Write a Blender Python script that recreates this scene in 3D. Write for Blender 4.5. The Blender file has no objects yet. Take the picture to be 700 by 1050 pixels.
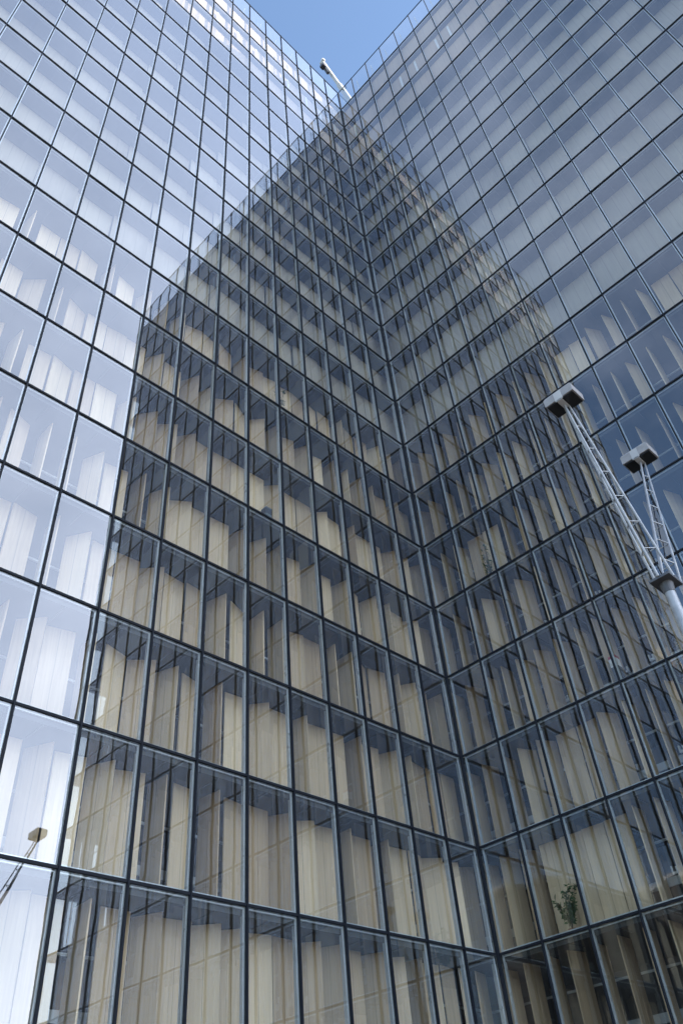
import bpy, bmesh, math, random
from mathutils import Vector, Matrix
random.seed(11)
C = bpy.context.scene.collection
SC = bpy.context.scene
R = math.radians

# ------------------------------------------------------------------ dimensions
W = 1.848                     # width of one glass pane
N = 18                        # panes along each wing
L = N * W
K0, K1 = -2, 20               # storey lines that carry glass
KS = 7                        # storeys below this have shutters, above it book stacks
KT = 16                       # technical storeys start here
DW = 13.0                     # depth of a wing
DB = 1.1                      # depth of shutters behind the glass
GZ = -8.4                     # ground
def Z(k): return 3.6 * k + 0.0104 * k * k
CAM = Vector((-25.703, -17.885, -6.740))
RX = Vector((0.71380004, -0.69629846, -0.07521944))
UP = Vector((-0.42786688, -0.51859054, 0.74026602))
FW = Vector((0.55445418, 0.49621801, 0.668093))
F = 820.877
def project(p):
    d = Vector(p) - CAM
    z = d.dot(FW)
    if z <= 0.1: return None
    return (350 + F * d.dot(RX) / z, 525 - F * d.dot(UP) / z)

# ------------------------------------------------------------------ mesh helpers
class MB:
    def __init__(self):
        self.v = []; self.f = []; self.m = []; self.uv = []; self.t = []
    def quad(self, pts, mi=0, uv=None, tint=0.5):
        b = len(self.v); self.v += [tuple(p) for p in pts]
        self.f.append(tuple(range(b, b + len(pts)))); self.m.append(mi)
        self.uv.append(uv or [(0, 0)] * len(pts)); self.t.append(tint)
    def hexa(self, p, mi=0, tint=0.5, u=None):
        # p: 8 points, bottom ring 0-3 then top ring 4-7; u: uv.x per ring point
        u = u or (0, 0, 0, 0)
        for idx in ((3, 2, 1, 0), (4, 5, 6, 7), (0, 1, 5, 4), (1, 2, 6, 5), (2, 3, 7, 6), (3, 0, 4, 7)):
            self.quad([p[i] for i in idx], mi, [(u[i % 4], 0 if i < 4 else 1) for i in idx], tint)
    def box(self, x0, x1, y0, y1, z0, z1, mi=0, tint=0.5):
        self.hexa([(x0, y0, z0), (x1, y0, z0), (x1, y1, z0), (x0, y1, z0),
                   (x0, y0, z1), (x1, y0, z1), (x1, y1, z1), (x0, y1, z1)], mi, tint)
    def tube(self, a, b, r0, r1=None, n=8, mi=0, cap=True):
        a = Vector(a); b = Vector(b); r1 = r0 if r1 is None else r1
        d = (b - a).normalized()
        s = d.orthogonal().normalized(); t = d.cross(s)
        ra = [a + (s * math.cos(2 * math.pi * i / n) + t * math.sin(2 * math.pi * i / n)) * r0 for i in range(n)]
        rb = [b + (s * math.cos(2 * math.pi * i / n) + t * math.sin(2 * math.pi * i / n)) * r1 for i in range(n)]
        for i in range(n):
            j = (i + 1) % n
            self.quad([ra[i], ra[j], rb[j], rb[i]], mi)
        if cap:
            self.quad(ra[::-1], mi); self.quad(rb, mi)
    def build(self, name, mats, parent=None, smooth=False, recalc=True):
        me = bpy.data.meshes.new(name)
        me.from_pydata(self.v, [], self.f)
        for m in (mats if isinstance(mats, (list, tuple)) else [mats]): me.materials.append(m)
        me.polygons.foreach_set('material_index', self.m)
        ul = me.uv_layers.new(name='UVMap')
        flat = []
        for l in self.uv:
            for a in l: flat += [a[0], a[1]]
        ul.data.foreach_set('uv', flat)
        at = me.attributes.new('tint', 'FLOAT', 'FACE')
        at.data.foreach_set('value', self.t)
        if recalc:
            bm = bmesh.new(); bm.from_mesh(me)
            bmesh.ops.recalc_face_normals(bm, faces=bm.faces); bm.to_mesh(me); bm.free()
        if smooth: me.polygons.foreach_set('use_smooth', [True] * len(me.polygons))
        me.update()
        o = bpy.data.objects.new(name, me); C.objects.link(o)
        if parent: o.parent = parent
        return o

def empty(name, loc, label, cat, group=None):
    o = bpy.data.objects.new(name, None); o.location = loc; o.empty_display_size = 0.2; C.objects.link(o)
    o['label'] = label; o['category'] = cat
    if group: o['group'] = group
    return o

# ------------------------------------------------------------------ materials
def mat(name):
    m = bpy.data.materials.new(name); m.use_nodes = True
    nt = m.node_tree
    return m, nt, nt.nodes['Principled BSDF']
def node(nt, t, **kw):
    n = nt.nodes.new(t)
    for k, v in kw.items(): setattr(n, k, v)
    return n
def plain(name, col, rough=0.5, metal=0.0, var=0.12, scale=3.0):
    m, nt, b = mat(name)
    tc = node(nt, 'ShaderNodeTexCoord'); nz = node(nt, 'ShaderNodeTexNoise')
    nz.inputs['Scale'].default_value = scale; nz.inputs['Detail'].default_value = 6
    nt.links.new(tc.outputs['Object'], nz.inputs['Vector'])
    cr = node(nt, 'ShaderNodeValToRGB')
    cr.color_ramp.elements[0].position = 0.3; cr.color_ramp.elements[1].position = 0.7
    cr.color_ramp.elements[0].color = tuple(c * (1 - var) for c in col) + (1,)
    cr.color_ramp.elements[1].color = tuple(min(1, c * (1 + var)) for c in col) + (1,)
    nt.links.new(nz.outputs['Fac'], cr.inputs['Fac'])
    nt.links.new(cr.outputs['Color'], b.inputs['Base Color'])
    mr = node(nt, 'ShaderNodeMapRange')
    mr.inputs['To Min'].default_value = max(0, rough - 0.08); mr.inputs['To Max'].default_value = min(1, rough + 0.08)
    nt.links.new(nz.outputs['Fac'], mr.inputs['Value']); nt.links.new(mr.outputs['Result'], b.inputs['Roughness'])
    b.inputs['Metallic'].default_value = metal
    return m

def wood(name, dark, light, seams, seam_dark=0.45):
    m, nt, b = mat(name)
    tc = node(nt, 'ShaderNodeTexCoord')
    mp = node(nt, 'ShaderNodeMapping'); mp.inputs['Scale'].default_value = (9, 9, 0.45)
    nt.links.new(tc.outputs['Object'], mp.inputs['Vector'])
    nz = node(nt, 'ShaderNodeTexNoise'); nz.inputs['Scale'].default_value = 1.6; nz.inputs['Detail'].default_value = 8
    nz.inputs['Distortion'].default_value = 0.6
    nt.links.new(mp.outputs['Vector'], nz.inputs['Vector'])
    at = node(nt, 'ShaderNodeAttribute'); at.attribute_name = 'tint'
    mx = node(nt, 'ShaderNodeMath', operation='MULTIPLY_ADD'); mx.inputs[1].default_value = 0.55
    nt.links.new(nz.outputs['Fac'], mx.inputs[0])
    sub = node(nt, 'ShaderNodeMath', operation='MULTIPLY_ADD'); sub.inputs[1].default_value = 0.9; sub.inputs[2].default_value = -0.23
    nt.links.new(at.outputs['Fac'], sub.inputs[0]); nt.links.new(sub.outputs[0], mx.inputs[2])
    cr = node(nt, 'ShaderNodeValToRGB')
    cr.color_ramp.elements[0].position = 0.1; cr.color_ramp.elements[1].position = 0.9
    cr.color_ramp.elements[0].color = dark + (1,); cr.color_ramp.elements[1].color = light + (1,)
    nt.links.new(mx.outputs[0], cr.inputs['Fac'])
    # joints between planks
    uv = node(nt, 'ShaderNodeUVMap'); uv.uv_map = 'UVMap'
    sx = node(nt, 'ShaderNodeSeparateXYZ'); nt.links.new(uv.outputs['UV'], sx.inputs[0])
    ml = node(nt, 'ShaderNodeMath', operation='MULTIPLY'); ml.inputs[1].default_value = seams
    nt.links.new(sx.outputs['X'], ml.inputs[0])
    fr = node(nt, 'ShaderNodeMath', operation='FRACT'); nt.links.new(ml.outputs[0], fr.inputs[0])
    s1 = node(nt, 'ShaderNodeMath', operation='SUBTRACT'); s1.inputs[1].default_value = 0.5; nt.links.new(fr.outputs[0], s1.inputs[0])
    ab = node(nt, 'ShaderNodeMath', operation='ABSOLUTE'); nt.links.new(s1.outputs[0], ab.inputs[0])
    gt = node(nt, 'ShaderNodeMath', operation='GREATER_THAN'); gt.inputs[1].default_value = 0.483; nt.links.new(ab.outputs[0], gt.inputs[0])
    mixc = node(nt, 'ShaderNodeMix', data_type='RGBA', blend_type='MULTIPLY')
    nt.links.new(gt.outputs[0], mixc.inputs['Factor']); nt.links.new(cr.outputs['Color'], mixc.inputs['A'])
    mixc.inputs['B'].default_value = (seam_dark, seam_dark, seam_dark, 1)
    nt.links.new(mixc.outputs['Result'], b.inputs['Base Color'])
    b.inputs['Roughness'].default_value = 0.55
    return m

def glass(name, r0, tint, wav=0.0003):
    m = bpy.data.materials.new(name); m.use_nodes = True
    nt = m.node_tree; nt.nodes.clear()
    out = node(nt, 'ShaderNodeOutputMaterial')
    tr = node(nt, 'ShaderNodeBsdfTransparent'); tr.inputs['Color'].default_value = tint + (1,)
    gl = node(nt, 'ShaderNodeBsdfAnisotropic') if False else node(nt, 'ShaderNodeBsdfGlossy')
    gl.inputs['Roughness'].default_value = 0.0; gl.inputs['Color'].default_value = (0.86, 0.92, 1.0, 1)
    geo = node(nt, 'ShaderNodeNewGeometry'); nz = node(nt, 'ShaderNodeTexNoise')
    nz.inputs['Scale'].default_value = 0.55; nz.inputs['Detail'].default_value = 2
    nt.links.new(geo.outputs['Position'], nz.inputs['Vector'])
    bp = node(nt, 'ShaderNodeBump'); bp.inputs['Distance'].default_value = wav * 10; bp.inputs['Strength'].default_value = 0.5
    nt.links.new(nz.outputs['Fac'], bp.inputs['Height']); nt.links.new(bp.outputs['Normal'], gl.inputs['Normal'])
    lw = node(nt, 'ShaderNodeLayerWeight'); lw.inputs['Blend'].default_value = 0.5
    pw = node(nt, 'ShaderNodeMath', operation='POWER'); pw.inputs[1].default_value = 4.0
    nt.links.new(lw.outputs['Facing'], pw.inputs[0])
    ma = node(nt, 'ShaderNodeMath', operation='MULTIPLY_ADD'); ma.inputs[1].default_value = 1 - r0; ma.inputs[2].default_value = r0
    nt.links.new(pw.outputs[0], ma.inputs[0])
    mx = node(nt, 'ShaderNodeMixShader')
    nt.links.new(ma.outputs[0], mx.inputs['Fac']); nt.links.new(tr.outputs[0], mx.inputs[1]); nt.links.new(gl.outputs[0], mx.inputs[2])
    # a thin film of dust and dried rain streaks
    df = node(nt, 'ShaderNodeBsdfDiffuse'); df.inputs['Color'].default_value = (0.55, 0.55, 0.53, 1)
    sm = node(nt, 'ShaderNodeMapping'); sm.inputs['Scale'].default_value = (5, 5, 0.35)
    nt.links.new(geo.outputs['Position'], sm.inputs['Vector'])
    sn = node(nt, 'ShaderNodeTexNoise'); sn.inputs['Scale'].default_value = 1.0; sn.inputs['Detail'].default_value = 5
    nt.links.new(sm.outputs['Vector'], sn.inputs['Vector'])
    sr = node(nt, 'ShaderNodeMapRange'); sr.inputs['From Min'].default_value = 0.35; sr.inputs['From Max'].default_value = 0.75
    sr.inputs['To Min'].default_value = 0.004; sr.inputs['To Max'].default_value = 0.035
    nt.links.new(sn.outputs['Fac'], sr.inputs['Value'])
    m2 = node(nt, 'ShaderNodeMixShader'); nt.links.new(sr.outputs['Result'], m2.inputs['Fac'])
    nt.links.new(mx.outputs[0], m2.inputs[1]); nt.links.new(df.outputs[0], m2.inputs[2])
    nt.links.new(m2.outputs[0], out.inputs['Surface'])
    return m

M = {}
M['glass'] = glass('facade_glass', 0.17, (0.90, 0.94, 0.92))
M['parapet_glass'] = glass('parapet_glass', 0.18, (0.86, 0.90, 0.91))
M['cap'] = plain('dark_cap', (0.013, 0.017, 0.025), 0.6, 0.0)
M['cap'].node_tree.nodes['Principled BSDF'].inputs['Specular IOR Level'].default_value = 0.15
M['alu'] = plain('mill_aluminium', (0.64, 0.69, 0.74), 0.3, 0.3, 0.05)
M['gasket'] = plain('pane_frame', (0.16, 0.20, 0.21), 0.4, 0.3)
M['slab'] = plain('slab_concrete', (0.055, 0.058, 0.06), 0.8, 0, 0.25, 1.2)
M['grate'] = plain('walkway_grating', (0.09, 0.10, 0.11), 0.5, 0.4, 0.3, 2.0)
M['wood'] = wood('shutter_wood', (0.48, 0.35, 0.225), (0.88, 0.70, 0.47), 2.0, 0.6)
M['panel'] = wood('stack_panel_wood', (0.32, 0.275, 0.22), (0.52, 0.46, 0.37), 3.0, 0.7)
M['pink'] = wood('technical_cladding', (0.45, 0.33, 0.22), (0.62, 0.47, 0.34), 3.0, 0.7)
M['room'] = plain('room_wall', (0.12, 0.13, 0.15), 0.8, 0, 0.1)
M['rail'] = plain('pale_paint', (0.45, 0.48, 0.50), 0.5, 0, 0.05)
M['white'] = plain('white_paint', (0.78, 0.78, 0.77), 0.4, 0, 0.04)
M['galv'] = plain('galvanised_steel', (0.33, 0.36, 0.39), 0.45, 0.4, 0.18, 6)
M['darksteel'] = plain('dark_steel', (0.09, 0.10, 0.115), 0.5, 0.3)
M['lampgrey'] = plain('weathered_grey_paint', (0.30, 0.31, 0.325), 0.45, 0, 0.14, 7)
M['lens'] = plain('lamp_glass', (0.02, 0.022, 0.025), 0.12, 0, 0.05)
M['back'] = plain('rear_cladding', (0.30, 0.31, 0.32), 0.4, 0.3)
M['leaf'] = plain('leaf_green', (0.055, 0.12, 0.03), 0.5, 0, 0.4, 9)
M['stem'] = plain('plant_stem', (0.12, 0.10, 0.05), 0.7)
M['pot'] = plain('clay_pot', (0.30, 0.14, 0.08), 0.7)
M['red'] = plain('red_card', (0.45, 0.04, 0.05), 0.5)
M['darkcard'] = plain('dark_card', (0.03, 0.035, 0.05), 0.5)

# ------------------------------------------------------------------ facade frame of reference
def P(side, s, d, z):
    # s: distance from the inner corner along the wall, d: depth behind the glass
    return (-s, d, z) if side == 0 else (d, -s, z)
def wbox(mb, side, s0, s1, d0, d1, z0, z1, mi=0, tint=0.5):
    mb.hexa([P(side, s0, d0, z0), P(side, s1, d0, z0), P(side, s1, d1, z0), P(side, s0, d1, z0),
             P(side, s0, d0, z1), P(side, s1, d0, z1), P(side, s1, d1, z1), P(side, s0, d1, z1)], mi, tint)

tower = empty('glass_tower', (0, 0, GZ),
              'tall L-shaped glass tower with wooden shutters behind a grid of dark-framed panes', 'building')
tower.matrix_world = Matrix.Translation((0, 0, GZ))
TM = Matrix.Translation((0, 0, -GZ))
def tpart(mb, name, mats, parent=None, **kw):
    o = mb.build(name, mats, None, **kw)
    o.parent = parent or tower
    if parent is None: o.matrix_parent_inverse = TM
    return o

ZB, ZT = Z(K0) , Z(K1)
# --- floor slabs, one L-shaped slab per storey
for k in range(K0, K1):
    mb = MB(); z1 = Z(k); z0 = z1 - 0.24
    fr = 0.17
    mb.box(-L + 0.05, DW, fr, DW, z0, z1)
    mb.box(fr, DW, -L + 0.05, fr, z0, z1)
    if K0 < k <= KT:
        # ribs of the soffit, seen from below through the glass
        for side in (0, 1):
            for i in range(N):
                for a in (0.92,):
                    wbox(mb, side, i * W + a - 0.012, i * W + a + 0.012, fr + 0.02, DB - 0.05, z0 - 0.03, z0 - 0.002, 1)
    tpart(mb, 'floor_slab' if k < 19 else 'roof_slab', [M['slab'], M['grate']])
# --- plinth
mb = MB()
mb.box(-L, DW, 0.03, DW, GZ, ZB - 0.26)
mb.box(0.03, DW, -L, 0.03, GZ, ZB - 0.26)
tpart(mb, 'plinth', M['slab'])
# --- core, rear and end walls
mb = MB(); zc = Z(KT) - 0.25
for k in range(K0, KT):
    za, zb = Z(k), Z(k + 1) - 0.24
    mb.box(-L + 0.3, 5.6, 5.6, 5.8, za, zb); mb.box(5.6, 5.8, -L + 0.3, 5.6, za, zb)
tpart(mb, 'room_wall', M['room'])
mb = MB()
mb.box(-L, DW + 0.1, DW + 0.002, DW + 0.15, GZ, Z(19)); mb.box(DW + 0.002, DW + 0.15, -L, DW, GZ, Z(19))
tpart(mb, 'rear_wall', M['back'])
for side in (0, 1):
    mb = MB(); wbox(mb, side, L - 0.04, L + 0.1, 5.4, DW, GZ, Z(19)); tpart(mb, 'end_wall', M['back'])
# --- partitions between rooms
for side in (0, 1):
    for i in (4, 8, 12, 16):
        mb = MB()
        for k in range(K0, KS): wbox(mb, side, i * W - 0.05, i * W + 0.05, DB + 0.75, 5.58, Z(k) + 0.004, Z(k + 1) - 0.245)
        tpart(mb, 'partition', M['room'])
# --- inner glazing rails of the offices, with a small latch in every bay
for side in (0, 1):
    for k in range(K0, KS):
        mb = MB(); zf = Z(k)
        wbox(mb, side, -1.99 if side else -2.06, L - 0.1, 2.00, 2.06, zf + 0.95, zf + 1.22)
        wbox(mb, side, -1.99 if side else -2.06, L - 0.1, 2.00, 2.06, zf + 2.35, zf + 2.42)
        tpart(mb, 'inner_rail', M['rail'])
        if side == 1 and k >= 0:
            for i in range(1, 11):
                mb = MB(); s = i * W + random.choice((0.45, 0.62, 1.35))
                wbox(mb, side, s, s + 0.22, 1.88, 1.997, zf + 1.24, zf + 1.32)
                wbox(mb, side, s, s + 0.06, 1.88, 1.997, zf + 1.322, zf + 1.50)
                wbox(mb, side, s + 0.15, s + 0.22, 1.88, 1.997, zf + 1.322, zf + 1.46)
                tpart(mb, 'latch', M['white'])

# --- mullions: pale aluminium body behind the glass, dark cap in front
capw, bodyw = 0.047, 0.058
for side in (0, 1):
    for i in range(1, N + 1):
        mb = MB(); s = i * W
        wbox(mb, side, s - bodyw / 2, s + bodyw / 2, 0.075, 0.25, ZB, Z(19) + 0.05)
        o = tpart(mb, 'mullion', M['alu'])
        mb = MB()
        wbox(mb, side, s - capw / 2, s + capw / 2, -0.045, 0.060, ZB, ZT)
        tpart(mb, 'cap', M['cap'], o)
mb = MB()
mb.box(0.06, 0.25, 0.06, 0.25, ZB, Z(19) + 0.05)
for side in (0, 1): wbox(mb, side, 0.10, 0.13, 0.10, 0.247, ZB, Z(19) + 0.04)
cp = tpart(mb, 'corner_post', M['alu'])
mb = MB(); mb.box(-0.05, 0.055, -0.05, 0.055, ZB, ZT + 0.003)
tpart(mb, 'cap', M['cap'], cp)
# --- transoms
for side in (0, 1):
    for k in range(K0, K1 + 1):
        mb = MB(); z = Z(k)
        if k < K1:
            wbox(mb, side, 0.08, L + 0.02, -0.010, 0.050, z - 0.036, z + 0.036)
            wbox(mb, side, 0.16, L, 0.054, 0.15, z - 0.04, z + 0.03, 1)
        else:
            wbox(mb, side, 0.08, L + 0.02, -0.012, 0.055, z - 0.025, z + 0.012)
        tpart(mb, 'transom', [M['cap'], M['gasket']])

# --- glass panes: the hundred that show largest are windows of their own
panes = []
for side in (0, 1):
    for i in range(N):
        for k in range(K0, K1):
            q = [P(side, i * W, 0, Z(k)), P(side, (i + 1) * W, 0, Z(k)), P(side, (i + 1) * W, 0, Z(k + 1)), P(side, i * W, 0, Z(k + 1))]
            pr = [project(p) for p in q]; area = 0
            if all(pr):
                cl = [(min(700, max(0, a)), min(1050, max(0, b))) for a, b in pr]
                area = abs(sum(cl[j][0] * cl[(j + 1) % 4][1] - cl[(j + 1) % 4][0] * cl[j][1] for j in range(4))) / 2
            panes.append((area, side, i, k))
panes.sort(key=lambda t: -t[0])
def pane_quad(mb, side, i, k):
    s0 = i * W + (0.055 if i == 0 else 0.0); s1 = (i + 1) * W
    z0, z1 = Z(k), Z(k + 1)
    a = random.gauss(0, 0.003); b = random.gauss(0, 0.0022)     # each pane sits a hair out of plane
    sm, zm = (s0 + s1) / 2, (z0 + z1) / 2
    pts = [P(side, s, 0.03 + a * (s - sm) + b * (z - zm), z) for s, z in ((s0, z0), (s1, z0), (s1, z1), (s0, z1))]
    if side == 1: pts = pts[::-1]
    mb.quad(pts, 1 if k == K1 - 1 else 0)
def pane_frame(mb, side, i, k):
    s0 = i * W + (0.14 if i == 0 else 0.034); s1 = (i + 1) * W - 0.034
    z0, z1 = Z(k) + 0.062, Z(k + 1) - 0.062
    t = 0.035; d0, d1 = 0.085, 0.125
    wbox(mb, side, s0, s1, d0, d1, z1 - t, z1); wbox(mb, side, s0, s1, d0, d1, z0, z0 + t)
    wbox(mb, side, s0, s0 + t, d0, d1, z0 + t, z1 - t); wbox(mb, side, s1 - t, s1, d0, d1, z0 + t, z1 - t)
rest, restf = MB(), MB()
for n, (area, side, i, k) in enumerate(panes):
    if n < 100:
        mb = MB(); pane_quad(mb, side, i, k); o = tpart(mb, 'window', [M['glass'], M['parapet_glass']], recalc=False)
        mb = MB(); pane_frame(mb, side, i, k); tpart(mb, 'frame', M['alu'], o)
    else:
        pane_quad(rest, side, i, k)
        if k < K1 - 1: pane_frame(restf, side, i, k)
o = tpart(rest, 'window', [M['glass'], M['parapet_glass']], recalc=False); o['kind'] = 'stuff'
f = tpart(restf, 'frame', M['alu'], o); f['kind'] = 'stuff'
# --- glazed ends of the wings
for side in (0, 1):
    mb = MB()
    for k in range(K0, 19):
        for j in range(3):
            mb.quad([P(side, L + 0.03, 0.1 + 1.75 * j, Z(k)), P(side, L + 0.03, 0.1 + 1.75 * (j + 1), Z(k)),
                     P(side, L + 0.03, 0.1 + 1.75 * (j + 1), Z(k + 1)), P(side, L + 0.03, 0.1 + 1.75 * j, Z(k + 1))])
    e = tpart(mb, 'end_glazing', M['glass'], recalc=False)
    mb = MB()
    for j in range(1, 4): wbox(mb, side, L - 0.12, L + 0.06, 0.1 + 1.75 * j - 0.025, 0.1 + 1.75 * j + 0.025, ZB, Z(19))
    for k in range(K0, 20): wbox(mb, side, L - 0.1, L + 0.055, 0.3, 5.35, Z(k) - 0.05, Z(k) + 0.05)
    tpart(mb, 'end_grid', M['cap'], e)

# --- shutters
boards = []
BWD = W / 2 - 0.05
for side in (0, 1):
    for i in range(N):
        for k in range(K0, KS):
            mode = random.random()
            for j in ((-1, 0, 1) if i == 0 else (0, 1)):
                s = i * W + W * (0.25 + 0.5 * j)
                if side == 0:
                    if mode < 0.5: th = random.choice((0, 6, -8, -20, 14)) if (j == 0) == (mode < 0.25) else random.choice((86, 78, 60, 45, 90))
                    elif mode < 0.78: th = random.choice((55, 68, 80, 86, 35))
                    else: th = random.choice((0, 2, -12))
                else:
                    th = random.choice((75, 82, 88, 92, 70, 64)) if mode < 0.82 or k < 0 else random.choice((0, 8, 30))
                if side == 1 and k < 0: th = random.choice((82, 90, 97))
                if (side, i, k) in ((1, 1, 0), (1, 1, 4), (0, 4, 6)): th = 6
                th += random.uniform(-4, 4)
                zc = (Z(k) + Z(k + 1)) / 2
                pr = project(P(side, s, DB, zc))
                area = 0
                if pr and -20 < pr[0] < 720 and -20 < pr[1] < 1070:
                    area = 1e4 / (Vector(P(side, s, DB, zc)) - CAM).length_squared
                boards.append((area, side, s, k, th, random.uniform(0.1, 0.9)))
boards.sort(key=lambda t: -t[0])
def board(mb, side, s, k, th, tint):
    c, sn = math.cos(R(th)), math.sin(R(th)); h = BWD / 2; t = 0.022
    ring = [(-h, -t), (h, -t), (h, t), (-h, t)]
    pts = []
    for z in (Z(k) + 0.012, Z(k + 1) - 0.262):
        for a, b in ring: pts.append(P(side, s + a * c - b * sn, DB + 0.12 + a * sn + b * c, z))
    mb.hexa(pts, 0, tint, (0.02, 0.98, 0.98, 0.02))
rest = MB()
for n, (area, *a) in enumerate(boards):
    if n < 100:
        mb = MB(); board(mb, *a); tpart(mb, 'shutter', M['wood'])
    else: board(rest, *a)
o = tpart(rest, 'shutter', M['wood']); o['kind'] = 'stuff'
# --- book stack panels and technical storeys
for side in (0, 1):
    for k in range(KS, KT):
        mb = MB()
        for i in range(N):
            db = DB - 0.22 + (random.uniform(-0.12, 0.12) if i else 0)
            s0, s1 = i * W + (-DB + 0.22 if i == 0 else 0.004), (i + 1) * W - 0.004
            pts = [P(side, s, d, z) for z in (Z(k) + 0.01, Z(k + 1) - 0.245) for s, d in ((s0, db), (s1, db), (s1, db + 0.05), (s0, db + 0.05))]
            mb.hexa(pts, 0, random.uniform(0.15, 0.8), (0.0, 1.0, 1.0, 0.0))
        tpart(mb, 'stack_panel', M['panel'])
    for k in (KT, KT + 1, KT + 2):
        mb = MB(); dd = 0.36 if k == KT + 2 else 0.42
        for i in range(N):
            s0, s1 = i * W + (-dd if i == 0 else 0.004), (i + 1) * W - 0.004
            pts = [P(side, s, d, z) for z in (Z(k) + 0.01, Z(k + 1) - 0.245) for s, d in ((s0, dd), (s1, dd), (s1, dd + 0.05), (s0, dd + 0.05))]
            mb.hexa(pts, 0, random.uniform(0.4, 0.6), (0.0, 1.0, 1.0, 0.0))
        tpart(mb, 'cladding_panel', M['pink'])
    for i in range(N):                                   # white fins in the upper technical storey
        if random.random() < 0.75:
            mb = MB(); s = i * W + random.uniform(0.7, 1.3)
            wbox(mb, side, s, s + 0.18, 0.19, 0.26, Z(KT + 1) + 0.5, Z(KT + 2) - 1.1)
            tpart(mb, 'fin', M['white'])
        mb = MB(); s = i * W + 0.45                      # brackets of the glass parapet
        a = Vector(P(side, s, 0.10, Z(19) + 2.6)); b = Vector(P(side, s, 1.1, Z(19) + 0.02))
        mb.tube(a, b, 0.02); mb.tube(Vector(P(side, s, 0.10, Z(19) + 0.02)), a, 0.02)
        tpart(mb, 'parapet_bracket', M['gasket'])

# ------------------------------------------------------------------ roof maintenance crane
crane = empty('roof_crane', (3.0, -0.6, Z(19) + 0.0), 'white maintenance crane arm reaching over the tower roof corner against the sky', 'crane')
cm = Matrix.Translation(-crane.location)
def cpart(mb, name, m, parent=None):
    o = mb.build(name, m); o.parent = parent or crane
    if parent is None: o.matrix_parent_inverse = cm
    return o
zr = Z(19)
mb = MB(); mb.box(2.0, 4.2, -1.6, 0.4, zr + 0.25, zr + 1.3); cpart(mb, 'carriage', M['white'])
for (x, y) in ((2.3, -1.4), (3.9, -1.4), (2.3, 0.2), (3.9, 0.2)):
    mb = MB(); mb.tube((x - 0.1, y, zr + 0.2), (x + 0.1, y, zr + 0.2), 0.2, n=14); cpart(mb, 'wheel', M['cap'])
A, B = Vector((2.9, -0.55, zr + 1.2)), Vector((-1.35, 0.25, zr + 10.2))
mb = MB()
d = (B - A).normalized(); sd = d.cross(Vector((0, 0, 1))).normalized(); uu = sd.cross(d)
for w0, a, b in ((0.21, A, A + (B - A) * 0.6), (0.15, A + (B - A) * 0.58, B)):
    mb.hexa([a - sd * w0 - uu * w0, a + sd * w0 - uu * w0, a + sd * w0 + uu * w0, a - sd * w0 + uu * w0,
             b - sd * w0 - uu * w0, b + sd * w0 - uu * w0, b + sd * w0 + uu * w0, b - sd * w0 + uu * w0])
bo = cpart(mb, 'boom', M['rail'])
mb = MB(); mb.tube(B - sd * 0.3, B + sd * 0.3, 0.17, n=12); mb.box(B.x - 0.1, B.x + 0.1, B.y - 0.1, B.y + 0.1, B.z - 0.1, B.z + 0.7)
cpart(mb, 'sheave', M['rail'], bo)
mb = MB(); c = B - d * 1.6 - uu * 0.55
mb.tube(c - d * 0.7, c + d * 0.7, 0.17); mb.box(c.x - .5, c.x - 0.1, c.y - .25, c.y + .25, c.z - .1, c.z + 0.35)
cpart(mb, 'winch', M['darkcard'], bo)

# ------------------------------------------------------------------ twin-armed lamp post
BR = Vector((-12.66, -14.03, 1.68))
H1, H2 = Vector((-13.55, -13.83, 6.45)), Vector((-10.66, -14.03, 6.42))
post = empty('lamp_post', (BR.x, BR.y, GZ), 'pale steel mast with two lattice arms carrying boxy white lamp heads before the right wall', 'street lamp')
pm = Matrix.Translation(-post.location)
def ppart(mb, name, m, parent=None, **kw):
    o = mb.build(name, m, **kw); o.parent = parent or post
    if parent is None: o.matrix_parent_inverse = pm
    return o
mb = MB(); mb.tube((BR.x, BR.y, GZ), BR, 0.14, 0.095, n=24); ppart(mb, 'pole', M['galv'], smooth=False)
mb = MB()
mb.box(BR.x - .27, BR.x + .27, BR.y - .20, BR.y + .20, BR.z + 0.03, BR.z + 0.08)
mb.tube(BR - Vector((0, 0, .18)), BR + Vector((0, 0, 0.028)), 0.105, 0.13, n=20)
ppart(mb, 'bracket', M['darksteel'])
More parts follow.
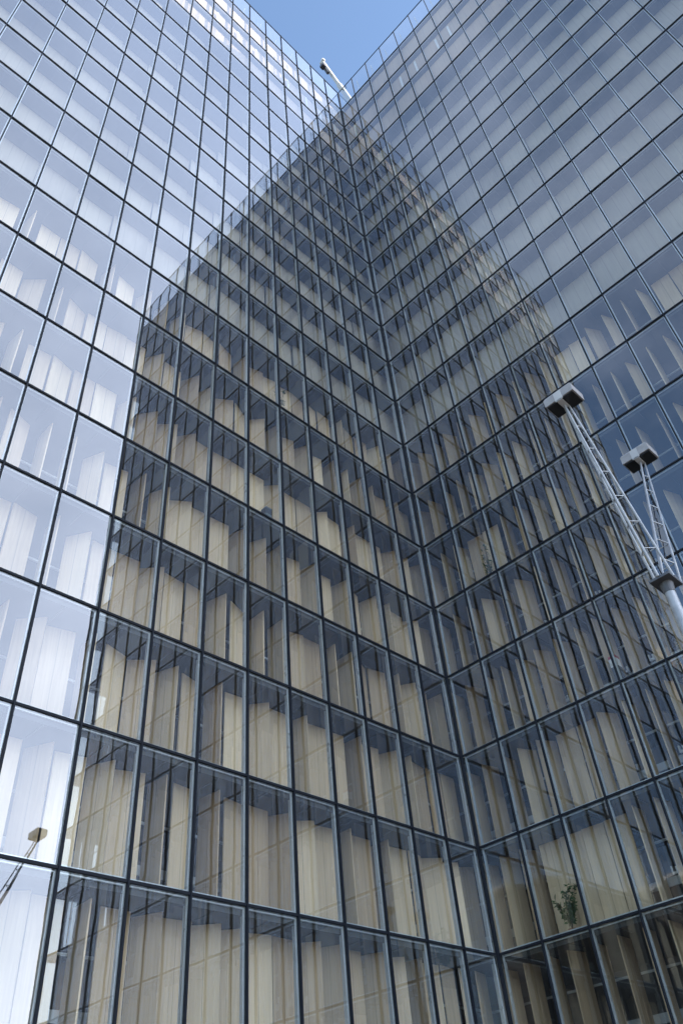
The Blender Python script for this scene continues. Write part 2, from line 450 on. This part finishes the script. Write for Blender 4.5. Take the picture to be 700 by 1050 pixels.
for hd, off in ((H1, -0.12), (H2, 0.14)):
    base = BR + Vector((off, 0, 0.10)); tip = hd + Vector((0, 0, -0.20))
    mb = MB()
    ax = (tip - base).normalized(); sd = ax.cross(Vector((0, 1, 0))).normalized(); tt = Vector((0, 1, 0))
    feet = [base + sd * 0.16 , base - sd * 0.15 + tt * 0.17, base - sd * 0.15 - tt * 0.17]
    tops = [tip + sd * 0.05, tip - sd * 0.05 + tt * 0.05, tip - sd * 0.05 - tt * 0.05]
    for a, b in zip(feet, tops): mb.tube(a, b, 0.027, 0.022)
    n = 7
    for i in range(1, n):
        q = [a + (b - a) * (i / n) for a, b in zip(feet, tops)]
        for j in range(3): mb.tube(q[j], q[(j + 1) % 3], 0.013, n=6)
    ppart(mb, 'lattice_arm', M['galv'])
    mb = MB(); cm_ = (feet[1] + feet[2]) / 2; ct_ = (tops[1] + tops[2]) / 2
    for i in range(6):
        sag = Vector((0.02 * ((-1) ** i), 0.015, 0)); mb.tube(cm_.lerp(ct_, i / 6) + (sag if i else sag * 0), cm_.lerp(ct_, (i + 1) / 6) - (sag if i < 5 else sag * 0), 0.011, n=6)
    ppart(mb, 'cable', M['cap'])
    mb = MB(); x, y, z = hd
    # housing: chamfered shell with the long side along y
    lx, ly, hz = 0.24, 0.35, 0.14
    lo = [(x - lx, y - ly, z - hz), (x + lx, y - ly, z - hz), (x + lx, y + ly, z - hz), (x - lx, y + ly, z - hz)]
    md = [(a, b, z + hz * 0.5) for a, b, _ in lo]
    tp = [(x + (a - x) * 0.82, y + (b - y) * 0.9, z + hz) for a, b, _ in lo]
    mb.hexa(lo + md); mb.hexa([(a, b, c + 0.001) for a, b, c in md] + tp)
    h = ppart(mb, 'lamp_head', M['lampgrey'])
    mb = MB(); mb.box(x - lx + 0.03, x + lx - 0.03, y - ly + 0.03, y + ly - 0.03, z - hz - 0.035, z - hz - 0.002)
    ppart(mb, 'lens', M['lens'], h)
    mb = MB()
    mb.box(x - lx - 0.02, x - lx - 0.002, y - 0.09, y + 0.09, z - hz - 0.06, z + hz * 0.5)
    mb.box(x - lx - 0.02, x + 0.06, y - 0.06, y + 0.06, z - hz - 0.075, z - hz - 0.037)
    ppart(mb, 'yoke', M['rail'], h)

# ------------------------------------------------------------------ things behind the glass
def plant(name, loc, height, spread, nleaf, label, hang=False, lsize=0.11, seed=1):
    rnd = random.Random(seed)
    t = empty(name, loc, label, 'plant', 'plants behind the glass'); t.matrix_world = Matrix.Translation(loc)
    mb = MB(); mb.tube((0, 0, 0), (0, 0, 0.24), 0.11, 0.15, n=14); mb.build('pot', M['pot'], t)
    st, lf = MB(), MB()
    for b in range(7):
        a = rnd.uniform(0, 6.28); r = spread * rnd.uniform(0.3, 1); hh = height * rnd.uniform(0.55, 1)
        p0 = Vector((0, 0, 0.22)); p1 = Vector((math.cos(a) * r * .4, math.sin(a) * r * .4, hh * .6)); p2 = Vector((math.cos(a) * r, math.sin(a) * r, hh))
        st.tube(p0, p1, 0.012, 0.009, 5); st.tube(p1, p2, 0.009, 0.004, 5)
        for i in range(nleaf // 7):
            f = rnd.uniform(0.25, 1); q = p0.lerp(p1, f * 2) if f < .5 else p1.lerp(p2, f * 2 - 1)
            dr = Vector((rnd.gauss(0, 1), rnd.gauss(0, 1), rnd.gauss(-0.1, .6))).normalized()
            sd = dr.orthogonal().normalized(); nn = dr.cross(sd); ln = lsize * rnd.uniform(.7, 1.4)
            lf.quad([q, q + dr * ln * .5 + sd * ln * .28 + nn * .01, q + dr * ln, q + dr * ln * .5 - sd * ln * .28 + nn * .01])
    st.build('stem', M['stem'], t); lf.build('foliage', M['leaf'], t, recalc=False)
    return t
plant('potted_plant', (0.60, -2.75, Z(0) + 0.002), 1.75, 0.62, 340, 'leafy green plant in a pot behind the glass of the lower right wall', lsize=.17, seed=3)
plant('potted_plant', (0.62, -3.02, Z(4) + 0.002), 2.2, 0.30, 150, 'tall thin dark-leaved plant behind glass, beside the inner corner of the right wall', lsize=.16, seed=5)
plant('potted_plant', (-8.72, 0.55, Z(6) + 0.002), 2.4, 0.28, 140, 'small bushy plant standing before a pale shutter high in the left wall', lsize=.2, seed=8)
def stack(name, side, s, d, z, w, dp, layers, label):
    loc = P(side, s, d, z)
    t = empty(name, loc, label, 'box'); t.matrix_world = Matrix.Translation(loc)
    zz = 0.0
    for h, m, sh in layers:
        mb = MB(); mb.box(-w / 2 + sh, w / 2 + sh, -dp / 2, dp / 2, zz, zz + h - 0.004); mb.build('carton', m, t); zz += h
    return t
stack('stacked_cartons', 0, 9.78, 0.42, Z(4) + 0.002, 0.34, 0.3, [(0.16, M['gasket'], 0), (0.18, M['rail'], .03), (0.16, M['gasket'], -.02), (0.30, M['darkcard'], -.02), (.06, M['gasket'], 0)],
      'small stack of grey and dark cartons on the floor behind the left glass wall')
stack('flat_carton', 1, 0.72, 0.42, Z(4) + 0.002, 0.35, 0.55, [(0.10, M['red'], 0), (0.10, M['white'], .02), (.05, M['darkcard'], 0)],
      'small red and white flat boxes lying behind glass by the inner corner')
t = stack('pinned_notice', 1, 7.15, 0.75, Z(2) + 0.002, 0.30, 0.30, [(0.95, M['room'], 0), (0.34, M['white'], 0), (.12, M['red'], 0)],
      'narrow grey stand carrying a white and a red box behind the right glass wall')
t.name = 'box_stand'

# ------------------------------------------------------------------ the tower across the square, seen only in reflections
far = empty('distant_tower', (-252, -120, GZ), 'dark distant tower across the square, mirrored low in the right-hand glass', 'building')
far.matrix_world = Matrix.Translation((-252, -120, GZ)) @ Matrix.Rotation(R(-18.6), 4, 'Z')
fm, nt, b = mat('far_facade')
tc = node(nt, 'ShaderNodeTexCoord'); br = node(nt, 'ShaderNodeTexBrick'); br.offset = 0.0
br.inputs['Color1'].default_value = (0.025, 0.020, 0.015, 1); br.inputs['Color2'].default_value = (0.04, 0.03, 0.022, 1)
br.inputs['Mortar'].default_value = (0.02, 0.02, 0.02, 1); br.inputs['Scale'].default_value = 1.0
br.inputs['Brick Width'].default_value = 1.85; br.inputs['Row Height'].default_value = 3.6; br.inputs['Mortar Size'].default_value = 0.12
uvn = node(nt, 'ShaderNodeUVMap'); uvn.uv_map = 'UVMap'
nt.links.new(uvn.outputs['UV'], br.inputs['Vector']); nt.links.new(br.outputs['Color'], b.inputs['Base Color']); b.inputs['Roughness'].default_value = 0.6
mb = MB(); FH = 80.0
def fbox(x0, x1, y0, y1):
    for (a, c) in (((x0, y0), (x1, y0)), ((x1, y0), (x1, y1)), ((x1, y1), (x0, y1)), ((x0, y1), (x0, y0))):
        l = math.hypot(c[0] - a[0], c[1] - a[1])
        mb.quad([(*a, 0), (*c, 0), (*c, FH), (*a, FH)], 0, [(0, 0), (l, 0), (l, FH), (0, FH)])
    mb.quad([(x0, y0, FH), (x1, y0, FH), (x1, y1, FH), (x0, y1, FH)], 0)
fbox(-14, 0, -14, 38); fbox(0.02, 46, -14, 0)
mb.build('facade', fm, far)
mb = MB(); mb.box(-13.5, -.5, -13.5, 37.5, FH + .01, FH + 1.4); mb.box(-.48, 45.5, -13.5, -.5, FH + .01, FH + 1.4); mb.build('parapet', M['back'], far)

# ------------------------------------------------------------------ ground: timber esplanade
gm, nt, b = mat('timber_deck')
tc = node(nt, 'ShaderNodeTexCoord'); br = node(nt, 'ShaderNodeTexBrick'); br.offset = 0.5
br.inputs['Color1'].default_value = (0.09, 0.078, 0.068, 1); br.inputs['Color2'].default_value = (0.13, 0.112, 0.095, 1)
br.inputs['Mortar'].default_value = (0.04, 0.035, 0.03, 1); br.inputs['Scale'].default_value = 1.0
br.inputs['Brick Width'].default_value = 2.4; br.inputs['Row Height'].default_value = 0.14; br.inputs['Mortar Size'].default_value = 0.008
nt.links.new(tc.outputs['Object'], br.inputs['Vector']); nt.links.new(br.outputs['Color'], b.inputs['Base Color']); b.inputs['Roughness'].default_value = 0.7
mb = MB(); S = 3000
mb.quad([(-S, -S, GZ - 0.002), (S, -S, GZ - 0.002), (S, S, GZ - 0.002), (-S, S, GZ - 0.002)])
g = mb.build('ground', gm); g['kind'] = 'structure'; g['label'] = 'wide timber-decked esplanade around the glass tower'; g['category'] = 'ground'

# ------------------------------------------------------------------ sky and sun
CLOUD_DIR = Vector((0.42, -0.90, 0.12)).normalized()
EL, AZ = 25.0, 140.0            # azimuth clockwise from +Y
w = bpy.data.worlds.new('World'); SC.world = w; w.use_nodes = True
nt = w.node_tree; bg = nt.nodes['Background']
sky = node(nt, 'ShaderNodeTexSky', sky_type='NISHITA'); sky.sun_disc = False
sky.sun_elevation = R(EL); sky.sun_rotation = R(AZ); sky.air_density = 1.0; sky.dust_density = 0.2; sky.ozone_density = 1.3
tc = node(nt, 'ShaderNodeTexCoord')
mp = node(nt, 'ShaderNodeMapping'); mp.inputs['Scale'].default_value = (1.0, 1.0, 2.2)
nt.links.new(tc.outputs['Generated'], mp.inputs['Vector'])
nz = node(nt, 'ShaderNodeTexNoise'); nz.inputs['Scale'].default_value = 2.3; nz.inputs['Detail'].default_value = 7; nz.inputs['Roughness'].default_value = 0.55
nt.links.new(mp.outputs['Vector'], nz.inputs['Vector'])
cr = node(nt, 'ShaderNodeMapRange'); cr.inputs['From Min'].default_value = 0.45; cr.inputs['From Max'].default_value = 0.75
cr.inputs['To Max'].default_value = 0.45; nt.links.new(nz.outputs['Fac'], cr.inputs['Value'])
# a bright bank of thin sunlit cloud on the sun's side of the sky
dt = node(nt, 'ShaderNodeVectorMath', operation='DOT_PRODUCT'); dt.inputs[1].default_value = CLOUD_DIR
nt.links.new(tc.outputs['Generated'], dt.inputs[0])
bank = node(nt, 'ShaderNodeMapRange', interpolation_type='SMOOTHSTEP')
bank.inputs['From Min'].default_value = 0.16; bank.inputs['From Max'].default_value = 1.0; bank.inputs['To Max'].default_value = 1.0
nt.links.new(dt.outputs['Value'], bank.inputs['Value'])
nf = node(nt, 'ShaderNodeMapRange'); nf.inputs['From Min'].default_value = 0.3; nf.inputs['From Max'].default_value = 0.7
nf.inputs['To Min'].default_value = 0.45; nf.inputs['To Max'].default_value = 1.0
nt.links.new(nz.outputs['Fac'], nf.inputs['Value'])
bm_ = node(nt, 'ShaderNodeMath', operation='MULTIPLY'); nt.links.new(bank.outputs['Result'], bm_.inputs[0]); nt.links.new(nf.outputs['Result'], bm_.inputs[1])
cr.inputs['To Max'].default_value = 0.2
mxx = node(nt, 'ShaderNodeMath', operation='MAXIMUM'); nt.links.new(cr.outputs['Result'], mxx.inputs[0]); nt.links.new(bm_.outputs[0], mxx.inputs[1])
mix = node(nt, 'ShaderNodeMix', data_type='RGBA'); mix.inputs['B'].default_value = (11.2, 11.8, 13.6, 1)
nt.links.new(mxx.outputs[0], mix.inputs['Factor']); nt.links.new(sky.outputs['Color'], mix.inputs['A'])
nt.links.new(mix.outputs['Result'], bg.inputs['Color']); bg.inputs['Strength'].default_value = 0.15
sl = bpy.data.lights.new('sun', 'SUN'); sl.energy = 5.0; sl.angle = R(0.5); sl.color = (1.0, 0.85, 0.67)
so = bpy.data.objects.new('sun', sl); C.objects.link(so)
sd = Vector((math.sin(R(AZ)) * math.cos(R(EL)), math.cos(R(AZ)) * math.cos(R(EL)), math.sin(R(EL))))
so.rotation_euler = sd.to_track_quat('Z', 'Y').to_euler(); so.location = sd * 150

# ------------------------------------------------------------------ camera
cd = bpy.data.cameras.new('camera'); co = bpy.data.objects.new('camera', cd); C.objects.link(co)
cd.sensor_fit = 'VERTICAL'; cd.sensor_height = 36.0; cd.lens = 36.0 * F / 1050.0
cd.clip_start = 0.1; cd.clip_end = 6000
m3 = Matrix((RX, UP, -FW)).transposed()
co.matrix_world = Matrix.Translation(CAM) @ m3.to_4x4()
SC.camera = co

# ------------------------------------------------------------------ render
SC.render.engine = 'CYCLES'
SC.cycles.max_bounces = 12; SC.cycles.transparent_max_bounces = 24
SC.cycles.glossy_bounces = 6; SC.cycles.diffuse_bounces = 4
SC.cycles.use_denoising = True; SC.cycles.blur_glossy = 0.5; SC.cycles.sample_clamp_indirect = 8
vs = SC.view_settings
vs.view_transform = 'Standard'; vs.look = 'None'; vs.gamma = 1; vs.use_curve_mapping = False
vs.exposure = 1.38
